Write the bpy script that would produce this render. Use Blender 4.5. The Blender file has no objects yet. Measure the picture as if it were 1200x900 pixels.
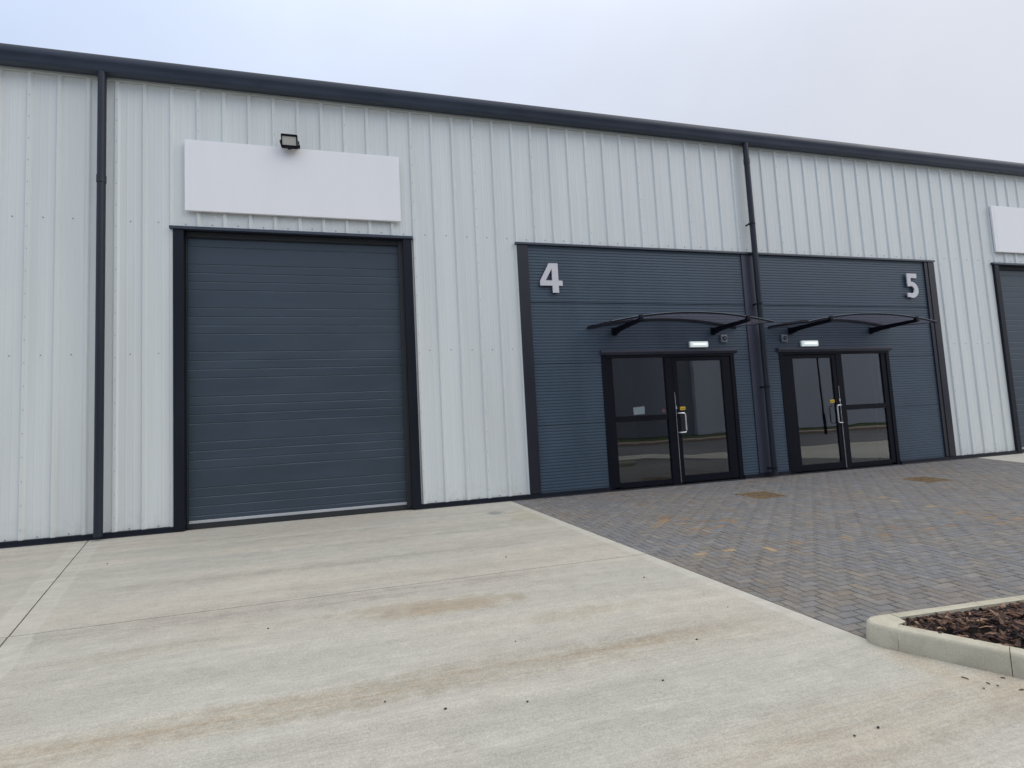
import bpy, bmesh, math, random
from mathutils import Vector, Matrix
random.seed(11)
R = math.radians
sc = bpy.context.scene
col = sc.collection
SL = 0.03                                   # the yard falls away from the building


def gz(y):
    return SL * y if y < 0 else 0.0


# ------------------------------------------------------------------ nodes
class NT:
    def __init__(s, name):
        s.m = bpy.data.materials.new(name)
        s.m.use_nodes = True
        s.t = s.m.node_tree
        s.b = s.t.nodes['Principled BSDF']
        s.out = s.t.nodes['Material Output']

    def n(s, kind, **kw):
        nd = s.t.nodes.new(kind)
        for k, v in kw.items():
            setattr(nd, k, v)
        return nd

    def put(s, sock, v):
        if hasattr(v, 'is_output'):
            s.t.links.new(v, sock)
        elif isinstance(v, (tuple, list)):
            sock.default_value = (*v, 1) if len(v) == 3 and len(sock.default_value) == 4 else v
        else:
            sock.default_value = v

    def math(s, op, a, b=0.0, c=0.0, clamp=False):
        nd = s.n('ShaderNodeMath', operation=op)
        nd.use_clamp = clamp
        s.put(nd.inputs[0], a)
        s.put(nd.inputs[1], b)
        s.put(nd.inputs[2], c)
        return nd.outputs[0]

    def pos(s):
        return s.n('ShaderNodeTexCoord').outputs['Object']

    def xyz(s, v):
        return s.n('ShaderNodeSeparateXYZ'), v

    def sep(s, v):
        nd = s.n('ShaderNodeSeparateXYZ')
        s.put(nd.inputs[0], v)
        return nd.outputs

    def scale(s, v, sx, sy, sz, off=(0, 0, 0)):
        nd = s.n('ShaderNodeMapping')
        s.put(nd.inputs['Vector'], v)
        nd.inputs['Scale'].default_value = (sx, sy, sz)
        nd.inputs['Location'].default_value = off
        return nd.outputs[0]

    def noise(s, v, sc_, det=3.0, rough=0.55):
        nd = s.n('ShaderNodeTexNoise')
        s.put(nd.inputs['Vector'], v)
        nd.inputs['Scale'].default_value = sc_
        nd.inputs['Detail'].default_value = det
        nd.inputs['Roughness'].default_value = rough
        return nd.outputs[0]

    def rng(s, v, a, b, c=0.0, d=1.0, smooth=True):
        nd = s.n('ShaderNodeMapRange')
        nd.interpolation_type = 'SMOOTHSTEP' if smooth else 'LINEAR'
        s.put(nd.inputs['Value'], v)
        for i, q in zip(('From Min', 'From Max', 'To Min', 'To Max'), (a, b, c, d)):
            nd.inputs[i].default_value = q
        return nd.outputs['Result']

    def mix(s, f, a, b, mode='MIX'):
        nd = s.n('ShaderNodeMix', data_type='RGBA', blend_type=mode)
        s.put(nd.inputs[0], f)
        s.put(nd.inputs[6], a)
        s.put(nd.inputs[7], b)
        return nd.outputs[2]

    def vmul(s, c, f):
        """colour times a grey factor"""
        nd = s.n('ShaderNodeVectorMath', operation='SCALE')
        s.put(nd.inputs[0], c)
        s.put(nd.inputs['Scale'], f)
        return nd.outputs[0]

    def bump(s, h, strength, dist=0.01):
        nd = s.n('ShaderNodeBump')
        nd.inputs['Strength'].default_value = strength
        nd.inputs['Distance'].default_value = dist
        s.put(nd.inputs['Height'], h)
        s.t.links.new(nd.outputs[0], s.b.inputs['Normal'])

    def done(s, colr, rough=0.5, spec=0.5, metal=0.0):
        s.put(s.b.inputs['Base Color'], colr)
        s.put(s.b.inputs['Roughness'], rough)
        s.b.inputs['Specular IOR Level'].default_value = spec
        s.b.inputs['Metallic'].default_value = metal
        return s.m


def painted(name, c, rough=0.45, var=0.06, spec=0.5, streak=(3, 3, 0.6), metal=0.0):
    """coated metal: faint cloudy tone change, faint vertical dirt runs"""
    t = NT(name)
    p = t.pos()
    a = t.noise(t.scale(p, *streak), 1.0, 4)
    b = t.noise(p, 60.0, 2)
    f = t.math('ADD', t.rng(a, .3, .7, 1 - var, 1 + var), t.rng(b, .3, .7, -var * .3, var * .3))
    t.bump(t.noise(t.scale(p, 1.2, 1.2, .9), 1.0, 1), .06, .02)
    return t.done(t.vmul(c, f), t.rng(a, .3, .7, rough - .05, rough + .08), spec, metal)


M = {}
t = NT('white coated cladding')
p = t.pos()
X, Y, Z = t.sep(p)
wn = t.n('ShaderNodeTexWhiteNoise', noise_dimensions='1D')          # each one-metre sheet its own batch tone
t.put(wn.inputs['W'], t.math('FLOOR', t.math('ADD', X, .667)))
a = t.noise(t.scale(p, 3.2, 3.2, .22), 1.0, 4)
run = t.noise(t.scale(p, 26, 26, .5), 1.0, 3, .6)                   # thin rain runs
spl = t.noise(p, 9.0, 5, .65)
f = t.math('MULTIPLY', t.rng(wn.outputs[0], 0, 1, .975, 1.02, False), t.rng(a, .3, .7, .955, 1.035))
f = t.math('MULTIPLY', f, t.rng(run, .55, .75, 1.0, .955))
c = t.vmul((.675, .715, .712), f)
mud = t.math('MULTIPLY', t.rng(Z, .06, .42, 1, 0), t.rng(spl, .42, .68))  # dried splashes at the foot
c = t.mix(t.math('MULTIPLY', mud, .30), c, (.46, .42, .34))
t.bump(t.noise(t.scale(p, 1.1, 1.1, .8), 1.0, 2), .10, .03)
M['white'] = t.done(c, t.rng(a, .3, .7, .36, .48), .42)
M['sign'] = painted('white sign panel', (.85, .86, .885), .38, .012, .4)
M['eaves'] = painted('eaves flashing', (.47, .50, .49), .45, .04)
M['dark'] = painted('slate grey panel', (.052, .083, .119), .40, .08, .5, (2, 2, .5))
M['door'] = painted('slate grey roller door', (.039, .058, .081), .44, .07, .45, (.8, 1, 3))
M['lip_highlight'] = painted('door groove highlight', (.056, .076, .100), .5, .35, .4, (1.5, 1, 8))  # paler door colour: the lit lower groove lips, painted in
M['edge'] = painted('grey edge trim', (.017, .018, .029), .36, .10, .42)
M['trim'] = painted('anthracite trim', (.0095, .0115, .020), .45, .10, .22)
M['pipe'] = painted('anthracite pipe', (.017, .023, .036), .42, .08, .35)
M['gutter'] = painted('anthracite gutter', (.030, .041, .064), .36, .10, .5, (1.5, 3, 3))
M['alu'] = painted('black aluminium frame', (.0055, .0068, .0125), .5, .08, .13)
M['midtrim'] = painted('slate grey cover strip', (.040, .045, .070), .42, .06, .5)
M['screw'] = painted('fastener head', (.33, .35, .37), .5, .02)
M['number'] = painted('brushed silver numeral', (.62, .62, .66), .40, .04, .5)
M['steel'] = painted('satin stainless', (.75, .76, .77), .28, .03, .5, (3, 3, 3), .9)
M['yellow'] = painted('yellow label', (.70, .46, .04), .5, .05)
M['paper'] = painted('paper notice', (.72, .76, .78), .6, .02)
M['pink'] = painted('red sticker', (.42, .07, .09), .5, .03)
M['seal'] = painted('pale grey bottom seal', (.46, .48, .50), .5, .05)
M['rubber'] = painted('rubber strip', (.022, .026, .030), .7, .1)
M['plastic'] = painted('white plastic', (.72, .76, .76), .4, .02)
M['greyplastic'] = painted('grey plastic', (.20, .23, .27), .45, .03)
M['lens'] = painted('dark lens', (.01, .011, .014), .15, .02)
M['roof'] = painted('grey roof sheet', (.20, .22, .24), .5, .05)
M['innerwall'] = painted('room wall', (.42, .41, .40), .8, .03)
M['ceil'] = painted('room ceiling', (.55, .55, .55), .8, .03)
M['floor'] = painted('room floor', (.10, .095, .09), .6, .08)
M['farwall'] = painted('grey clad wall', (.20, .205, .235), .6, .05, .3, (.3, 1, .05))
M['farlight'] = painted('light grey clad wall', (.56, .57, .62), .6, .05, .3, (.3, 1, .05))

t = NT('canopy sheet')
M['sheet'] = t.done((.17, .17, .20), .25, .5)
mx = t.n('ShaderNodeMixShader')
tr = t.n('ShaderNodeBsdfTranslucent')
tr.inputs[0].default_value = (.20, .20, .235, 1)
mx.inputs[0].default_value = .6
t.t.links.new(t.b.outputs[0], mx.inputs[1])
t.t.links.new(tr.outputs[0], mx.inputs[2])
m2_ = t.n('ShaderNodeMixShader')
m2_.inputs[0].default_value = .78
t2_ = t.n('ShaderNodeBsdfTransparent')
t2_.inputs[0].default_value = (.90, .87, .90, 1)
t.t.links.new(mx.outputs[0], m2_.inputs[1])
t.t.links.new(t2_.outputs[0], m2_.inputs[2])
t.t.links.new(m2_.outputs[0], t.out.inputs[0])

t = NT('glass')
fr = t.n('ShaderNodeFresnel')
fr.inputs[0].default_value = 1.5
f = t.math('MULTIPLY', fr.outputs[0], 3.9, clamp=True)
gl = t.n('ShaderNodeBsdfGlossy')
gl.inputs['Roughness'].default_value = .012
gl.inputs[0].default_value = (.93, .97, 1, 1)
nb = t.n('ShaderNodeBump')
nb.inputs['Strength'].default_value = .05
nb.inputs['Distance'].default_value = .02
t.put(nb.inputs['Height'], t.noise(t.pos(), 1.7, 1))
t.t.links.new(nb.outputs[0], gl.inputs['Normal'])
tp = t.n('ShaderNodeBsdfTransparent')
tp.inputs[0].default_value = (.66, .71, .71, 1)
mx = t.n('ShaderNodeMixShader')
t.put(mx.inputs[0], f)
t.t.links.new(tp.outputs[0], mx.inputs[1])
t.t.links.new(gl.outputs[0], mx.inputs[2])
t.t.links.new(mx.outputs[0], t.out.inputs[0])
M['glass'] = t.m

t = NT('lamp glass')
M['lampglass'] = t.done((.50, .50, .46), .2, .5)
t = NT('lit diffuser')
M['lit'] = t.done((.75, .8, .8), .35, .5)
t.b.inputs['Emission Color'].default_value = (.85, 1, .98, 1)
t.b.inputs['Emission Strength'].default_value = .40
t = NT('lit tube')
M['tube'] = t.done((.8, .85, .85), .35, .5)
t.b.inputs['Emission Color'].default_value = (.9, 1, .99, 1)
t.b.inputs['Emission Strength'].default_value = .9


def concrete():
    t = NT('brushed concrete')
    p = t.pos()
    X, Y, Z = t.sep(p)
    warp = t.noise(t.scale(p, .5, .5, 0), 1.0, 2)
    pw = t.n('ShaderNodeVectorMath', operation='ADD')
    t.put(pw.inputs[0], p)
    cw = t.n('ShaderNodeCombineXYZ')
    t.put(cw.inputs[1], t.rng(warp, .2, .8, -.12, .12, False))
    t.put(pw.inputs[1], cw.outputs[0])
    pv = pw.outputs[0]
    broad = t.noise(t.scale(pv, .22, 2.6, 0), 1.0, 4, .6)
    mid = t.noise(t.scale(pv, .5, 9, 0), 1.0, 4, .65)
    fine = t.noise(t.scale(p, 5.0, 75, 0), 1.0, 4, .75)
    speck = t.noise(p, 150.0, 3, .7)
    blot = t.noise(p, 7.0, 5, .65)
    patch = t.noise(t.scale(p, .35, .8, 0), 1.0, 3)
    c = t.mix(t.rng(patch, .35, .65), (.440, .428, .378), (.452, .424, .366))
    f = t.rng(broad, .28, .72, .905, 1.06)
    f = t.math('MULTIPLY', f, t.rng(mid, .25, .75, .94, 1.05))
    f = t.math('MULTIPLY', f, t.rng(fine, .2, .8, .88, 1.10))
    f = t.math('MULTIPLY', f, t.rng(speck, .25, .75, .80, 1.18))
    grain = t.noise(p, 55.0, 4, .75)
    f = t.math('MULTIPLY', f, t.rng(grain, .25, .75, .90, 1.09))
    f = t.math('MULTIPLY', f, t.rng(blot, .25, .75, .93, 1.06))

    def band(cy, w0, w1, amp, colr, strength, xs=None):
        nonlocal c
        d = t.math('ABSOLUTE', t.math('ADD', Y, -cy + 0.0))
        wob = t.rng(t.noise(t.scale(p, .9, 3, 0, (cy, 0, 0)), 1.0, 3), .2, .8, -amp, amp, False)
        m = t.rng(t.math('ADD', t.math('ADD', d, wob), t.rng(blot, .25, .75, -.04, .04, False)), w0, w1, 1, 0)
        br = t.math('MULTIPLY', t.rng(t.noise(t.scale(p, 1.1, 14, 0, (cy * 3, 0, 0)), 1.0, 4, .65), .3, .65, .25, 1), t.rng(t.noise(p, 38.0, 4, .75), .3, .62, .35, 1.1))
        m = t.math('MULTIPLY', m, br)
        if xs:
            m = t.math('MULTIPLY', m, t.math('MULTIPLY', t.rng(X, xs[0], xs[1]), t.rng(X, xs[2], xs[3], 1, 0)))
        c = t.mix(t.math('MULTIPLY', m, strength), c, colr)

    brown = (.345, .290, .212)
    band(-5.12, .03, .17, .05, brown, .85, (1.5, 3.2, 6.2, 7.2))
    band(-4.10, .02, .16, .06, brown, .28, (2.2, 2.6, 3.2, 3.8))
    band(-6.15, .04, .30, .1, (.36, .29, .21), .55, (5.2, 6.4, 7.5, 8.6))
    band(-3.60, .01, .18, .05, (.29, .27, .24), .62, (1.4, 2.6, 5.4, 6.6))
    band(-1.75, .01, .14, .05, (.29, .29, .27), .60, (2.0, 2.8, 5.0, 6.6))
    band(-1.05, .01, .10, .05, (.29, .29, .27), .50, (1.5, 2.4, 4.6, 6.0))
    band(-2.55, .01, .12, .05, (.30, .28, .25), .52, (1.5, 3.2, 5.0, 6.8))
    band(-7.1, .05, .4, .15, brown, .35)

    def ell(cx, cy, rx, ry, colr, strength):
        nonlocal c
        a = t.math('DIVIDE', t.math('SUBTRACT', X, cx), rx)
        b = t.math('DIVIDE', t.math('SUBTRACT', Y, cy), ry)
        r = t.math('SQRT', t.math('ADD', t.math('MULTIPLY', a, a), t.math('MULTIPLY', b, b)))
        r = t.math('ADD', r, t.rng(blot, .3, .7, -.25, .25, False))
        c = t.mix(t.math('MULTIPLY', t.rng(r, .35, 1.2, 1, 0), strength), c, colr)
    ell(5.10, -4.08, .62, .17, brown, .8)
    ell(4.7, -3.95, .5, .10, (.36, .31, .24), .5)
    ell(5.9, -4.55, .5, .12, (.38, .33, .25), .45)
    ell(6.2, -.86, .14, .15, (.24, .25, .24), .75)
    ell(7.32, -5.8, .14, .28, (.42, .36, .27), .5)
    ell(7.45, -6.2, .25, .2, (.42, .36, .28), .45)
    ell(6.55, -1.2, .25, .5, (.42, .38, .27), .45)

    # smooth trowelled margins beside the joints
    d1 = t.math('ADD', t.math('MULTIPLY', X, .9932), t.math('MULTIPLY', Y, .1168))
    d1 = t.math('ADD', d1, -(6.67 * .9932 - .07 * .1168))
    wv = t.rng(t.noise(p, 3.0, 3), .25, .75, -.018, .018, False)
    m1 = t.math('MULTIPLY', t.rng(t.math('ADD', d1, wv), -.13, -.09), t.rng(Y, -5.75, -5.45))
    d2 = t.math('ADD', t.math('MULTIPLY', X, .958), t.math('MULTIPLY', Y, .287))
    d2 = t.math('ABSOLUTE', t.math('ADD', d2, -(1.12 * .958 - .23 * .287)))
    d2 = t.math('ADD', d2, wv)
    m2 = t.rng(d2, .125, .165, 1, 0)
    m3 = t.math('MULTIPLY', t.rng(d2, .118, .14), m2)          # raised trowel line
    mm = t.math('MAXIMUM', m1, m2)
    smooth = t.mix(t.rng(blot, .3, .7), (.470, .455, .400), (.505, .488, .435))
    col1 = t.vmul(c, f)
    col2 = t.vmul(smooth, t.math('MULTIPLY', t.rng(speck, .25, .75, .93, 1.06), t.rng(mid, .25, .75, .92, 1.06)))
    cc = t.mix(t.math('MULTIPLY', mm, t.rng(blot, .3, .7, .30, .65)), col1, col2)
    cc = t.mix(t.math('MULTIPLY', m1, .55), cc, col2)
    cc = t.mix(t.math('MULTIPLY', m3, .3), cc, (.50, .49, .46))
    h = t.math('ADD', t.math('MULTIPLY', fine, .6), t.math('MULTIPLY', speck, .5))
    h = t.math('MULTIPLY', h, t.math('SUBTRACT', 1.15, mm))
    t.bump(h, .35, .006)
    return t.done(cc, .85, .25)


M['concrete'] = concrete()

t = NT('asphalt')
p = t.pos()
a = t.noise(p, 90, 3)
b = t.noise(p, .3, 4)
t.bump(a, .5, .01)
M['asphalt'] = t.done(t.vmul((.13, .13, .135), t.math('MULTIPLY', t.rng(a, .2, .8, .6, 1.4), t.rng(b, .3, .7, .8, 1.2))), .85, .3)

t = NT('bedding sand')
p = t.pos()
M['sand'] = t.done(t.vmul((.050, .048, .046), t.rng(t.noise(p, 120, 3), .2, .8, .6, 1.4)), .95, .2)

t = NT('paving block')
at = t.n('ShaderNodeAttribute', attribute_name='tone')
p = t.pos()
sp = t.noise(p, 260, 3, .7)
bl = t.noise(p, 14, 4, .6)
big = t.noise(p, .55, 3)
f = t.math('MULTIPLY', t.rng(sp, .25, .75, .78, 1.22), t.rng(bl, .3, .7, .88, 1.12))
tint = t.mix(t.rng(big, .38, .62), (1.075, 1.0, .915), (1.02, 1.0, .975))
cc = t.mix(1.0, at.outputs['Color'], tint, 'MULTIPLY')
t.bump(sp, .3, .004)
M['block'] = t.done(t.vmul(cc, f), .8, .3)

t = NT('kerb concrete')
p = t.pos()
sp = t.noise(p, 180, 3, .7)
bl = t.noise(p, 6, 5, .65)
Z = t.sep(t.n('ShaderNodeTexCoord').outputs['Generated'])[2]
dirt = t.math('MULTIPLY', t.rng(Z, 0, .45, 1, 0), t.rng(bl, .3, .65))
c = t.mix(t.rng(bl, .35, .65), (.515, .49, .395), (.43, .405, .32))
c = t.mix(t.math('MULTIPLY', dirt, .8), c, (.30, .235, .15))
t.bump(sp, .3, .004)
M['kerb'] = t.done(t.vmul(c, t.rng(sp, .25, .75, .86, 1.12)), .85, .25)

t = NT('bark')
at = t.n('ShaderNodeAttribute', attribute_name='tone')
p = t.pos()
g = t.noise(t.scale(p, 60, 60, 160), 1, 3)
t.bump(g, .5, .004)
M['bark'] = t.done(t.vmul(at.outputs['Color'], t.rng(g, .25, .75, .65, 1.35)), .75, .3)

t = NT('rusty iron')
p = t.pos()
g = t.noise(p, 45, 4, .65)
c = t.mix(t.rng(g, .35, .62), (.095, .066, .042), (.27, .195, .115))
t.bump(g, .5, .005)
M['rust'] = t.done(c, .85, .25)

t = NT('grass')
p = t.pos()
M['grass'] = t.done(t.mix(t.noise(p, 6, 4), (.035, .06, .02), (.07, .10, .035)), .9, .2)
t = NT('grit')
M['grit'] = t.done(t.vmul((.045, .042, .045), t.rng(t.noise(t.pos(), 80, 2), .2, .8, .6, 1.5)), .9, .2)


# ------------------------------------------------------------------ mesh helpers
class MB:
    def __init__(s):
        s.v, s.f, s.mi, s.cl = [], [], [], []
        s.mats, s.cur, s.tone = [], 0, None

    def use(s, m):
        if m not in s.mats:
            s.mats.append(m)
        s.cur = s.mats.index(m)
        return s

    def face(s, pts):
        b = len(s.v)
        s.v += [tuple(p) for p in pts]
        s.f.append(tuple(range(b, b + len(pts))))
        s.mi.append(s.cur)
        s.cl.append(s.tone)

    def poly(s, verts, faces):
        b = len(s.v)
        s.v += [tuple(p) for p in verts]
        for q in faces:
            s.f.append(tuple(b + i for i in q))
            s.mi.append(s.cur)
            s.cl.append(s.tone)

    def box(s, x0, x1, y0, y1, z0, z1, bev=0.0):
        if bev <= 0:
            v = [(x, y, z) for z in (z0, z1) for y in (y0, y1) for x in (x0, x1)]
            s.poly(v, [(0, 2, 3, 1), (4, 5, 7, 6), (0, 1, 5, 4), (2, 6, 7, 3), (0, 4, 6, 2), (1, 3, 7, 5)])
            return s
        bm = bmesh.new()
        bmesh.ops.create_cube(bm, size=1)
        for q in bm.verts:
            q.co = ((x0 + x1) / 2 + q.co.x * (x1 - x0), (y0 + y1) / 2 + q.co.y * (y1 - y0), (z0 + z1) / 2 + q.co.z * (z1 - z0))
        bmesh.ops.bevel(bm, geom=list(bm.edges), offset=bev, segments=2, profile=.5, affect='EDGES')
        s.add(bm)
        return s

    def add(s, bm):
        bm.verts.ensure_lookup_table()
        bm.verts.index_update()
        s.poly([q.co[:] for q in bm.verts], [[q.index for q in f.verts] for f in bm.faces])
        bm.free()

    def prism(s, pts, axis, a, b, caps=True):
        """polygon pts (two coords) swept along axis from a to b"""
        def mk(p, w):
            return {'x': (w, p[0], p[1]), 'y': (p[0], w, p[1]), 'z': (p[0], p[1], w)}[axis]
        n = len(pts)
        v = [mk(p, a) for p in pts] + [mk(p, b) for p in pts]
        fc = [(i, (i + 1) % n, n + (i + 1) % n, n + i) for i in range(n)]
        if caps:
            fc += [tuple(range(n))[::-1], tuple(range(n, 2 * n))]
        s.poly(v, fc)
        return s

    def tube(s, path, r, n=12, caps=True):
        path = [Vector(p) for p in path]
        rings = []
        for i, p in enumerate(path):
            a = path[max(i - 1, 0)]
            b = path[min(i + 1, len(path) - 1)]
            d = (b - a).normalized()
            up = Vector((0, 0, 1)) if abs(d.z) < .9 else Vector((1, 0, 0))
            u = d.cross(up).normalized()
            w = u.cross(d)
            rings.append([p + (u * math.cos(2 * math.pi * k / n) + w * math.sin(2 * math.pi * k / n)) * r for k in range(n)])
        v = [q for g in rings for q in g]
        fc = []
        for i in range(len(rings) - 1):
            for k in range(n):
                fc.append((i * n + k, i * n + (k + 1) % n, (i + 1) * n + (k + 1) % n, (i + 1) * n + k))
        if caps:
            fc += [tuple(range(n))[::-1], tuple(range(len(v) - n, len(v)))]
        s.poly(v, fc)
        return s

    def build(s, name, parent=None, smooth=False, loc=None, **tags):
        me = bpy.data.meshes.new(name)
        vv = s.v if loc is None else [(x - loc[0], y - loc[1], z - loc[2]) for x, y, z in s.v]
        me.from_pydata(vv, [], s.f)
        for m in s.mats:
            me.materials.append(M[m])
        me.polygons.foreach_set('material_index', s.mi)
        if any(c is not None for c in s.cl):
            at = me.attributes.new('tone', 'FLOAT_COLOR', 'CORNER')
            k = 0
            for f, c in zip(s.f, s.cl):
                for _ in f:
                    at.data[k].color = (*(c or (.1, .1, .1)), 1)
                    k += 1
        bm = bmesh.new()
        bm.from_mesh(me)
        bmesh.ops.recalc_face_normals(bm, faces=bm.faces)
        bm.to_mesh(me)
        bm.free()
        if smooth:
            me.polygons.foreach_set('use_smooth', [True] * len(me.polygons))
            me.set_sharp_from_angle(angle=R(38))
        o = bpy.data.objects.new(name, me)
        col.objects.link(o)
        if loc is not None:
            o.location = loc
        if parent is not None:
            o.parent = parent
            o.matrix_parent_inverse = parent.matrix_world.inverted() if False else Matrix.Translation(-Vector(ROOTS.get(parent.name, (0, 0, 0))))
        for k, q in tags.items():
            o[k] = q
        return o


ROOTS = {}


def mb(mat):
    return MB().use(mat)


def root(name, loc, label, cat, group=None):
    o = bpy.data.objects.new(name, None)
    o.empty_display_size = .2
    col.objects.link(o)
    o.location = loc
    o['label'] = label
    o['category'] = cat
    if group:
        o['group'] = group
    ROOTS[o.name] = tuple(loc)
    return o


# ------------------------------------------------------------------ ground
g = mb('asphalt')
xs = (-300, -60, -20, 0, 20, 60, 300)
ys = [(300, -.05), (40, -.05), (.3, -.05), (0, -.05), (-12, gz(-12) - .05), (-16, gz(-12) - .05), (-300, gz(-12) - .05)]
for (y0, z0), (y1, z1) in zip(ys, ys[1:]):
    for x0, x1 in zip(xs, xs[1:]):
        g.face([(x0, y0, z0), (x1, y0, z0), (x1, y1, z1), (x0, y1, z1)])
g.build('ground', kind='structure')


def edge_x(y):                               # concrete / paving line
    return 6.67 + (-.07 - y) * .1168 / .9932


def joint_x(y):                              # slanting joint on the left
    return 1.12 + (-.23 - y) * .287 / .958


def right_x(y):                              # paving / next apron
    return 16.70 + y * .29


def slab(mbd, pts):
    """slab of concrete 50 mm thick whose top follows the fall of the yard"""
    n = len(pts)
    top = [(x, y, gz(y)) for x, y in pts]
    bot = [(x, y, gz(y) - .045) for x, y in pts]
    mbd.poly(top + bot, [tuple(range(n))] + [(i, (i + 1) % n, n + (i + 1) % n, n + i) for i in range(n)])


TJ = -3.47
FAR = -12.0
c = mb('concrete')
slab(c, [(joint_x(0) + .006, 0), (edge_x(0) - .004, 0), (edge_x(TJ) - .004, TJ + .005), (joint_x(TJ) + .006, TJ + .005)])
slab(c, [(joint_x(TJ) + .006, TJ - .005), (edge_x(TJ) - .004, TJ - .005), (edge_x(-5.62) - .004, -5.62), (7.40, -5.75), (9.4, -9.0), (16.0, -9.0), (16.0, FAR), (joint_x(FAR) + .006, FAR)])
slab(c, [(-14, 0), (joint_x(0) - .006, 0), (joint_x(TJ) - .006, TJ + .005), (-14, TJ + .005)])
slab(c, [(-14, TJ - .005), (joint_x(TJ) - .006, TJ - .005), (joint_x(FAR) - .006, FAR), (-14, FAR)])
slab(c, [(right_x(0) + .004, 0), (34, 0), (34, -9), (right_x(-9) + .004, -9)])
c.build('concrete_apron', kind='structure')

# threshold slabs inside the door openings
c = mb('concrete')
for x0, x1 in ((2.02, 5.28), (17.9, 21.16)):
    c.box(x0, x1, .002, .6, -.045, -.004)
c.build('door_threshold_floor', kind='structure')

# block paving in herringbone, 200 x 100 mm
SPECIAL = {}
tan = [(.265, .20, .135), (.29, .235, .165), (.235, .185, .145), (.215, .165, .135)]
for px, py, k in ((7.95, -2.28, 0), (8.02, -2.10, 2), (7.94, -2.39, 0), (8.26, -2.34, 3), (8.06, -2.84, 2), (8.2, -2.86, 2), (8.39, -2.82, 0), (8.65, -2.70, 0),
                  (8.53, -2.60, 0), (7.53, -3.69, 1), (7.86, -3.71, 1), (8.16, -3.75, 1), (8.53, -3.75, 2), (9.14, -3.83, 1), (9.52, -3.81, 2), (11.19, -1.44, 3),
                  (11.35, -2.0, 1), (11.28, -2.37, 1), (11.22, -2.71, 1), (11.17, -3.08, 1), (11.16, -3.43, 0), (11.09, -3.77, 0), (11.28, -3.91, 2),
                  (10.44, -3.86, 3), (10.13, -3.83, 3), (7.74, -2.53, 2), (8.16, -2.17, 3), (8.03, -2.2, 3), (11.2, -1.7, 1), (8.25, -1.3, 2), (9.9, -3.6, 3), (8.0, -3.1, 3),
                  (10.9, -4.0, 2), (8.33, -2.55, 3), (8.12, -2.5, 2), (9.1, -2.1, 3), (9.6, -1.9, 3), (10.3, -2.4, 3)):
    SPECIAL[(px, py)] = tan[k]


def clip(poly, n, d):
    """keep the side where n.p <= d"""
    out = []
    for i in range(len(poly)):
        a, b = poly[i], poly[(i + 1) % len(poly)]
        da = a[0] * n[0] + a[1] * n[1] - d
        db = b[0] * n[0] + b[1] * n[1] - d
        if da <= 0:
            out.append(a)
        if da * db < 0:
            q = da / (da - db)
            out.append((a[0] + (b[0] - a[0]) * q, a[1] + (b[1] - a[1]) * q))
    return out


def area(p):
    return abs(sum(p[i][0] * p[(i + 1) % len(p)][1] - p[(i + 1) % len(p)][0] * p[i][1] for i in range(len(p)))) / 2


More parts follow.
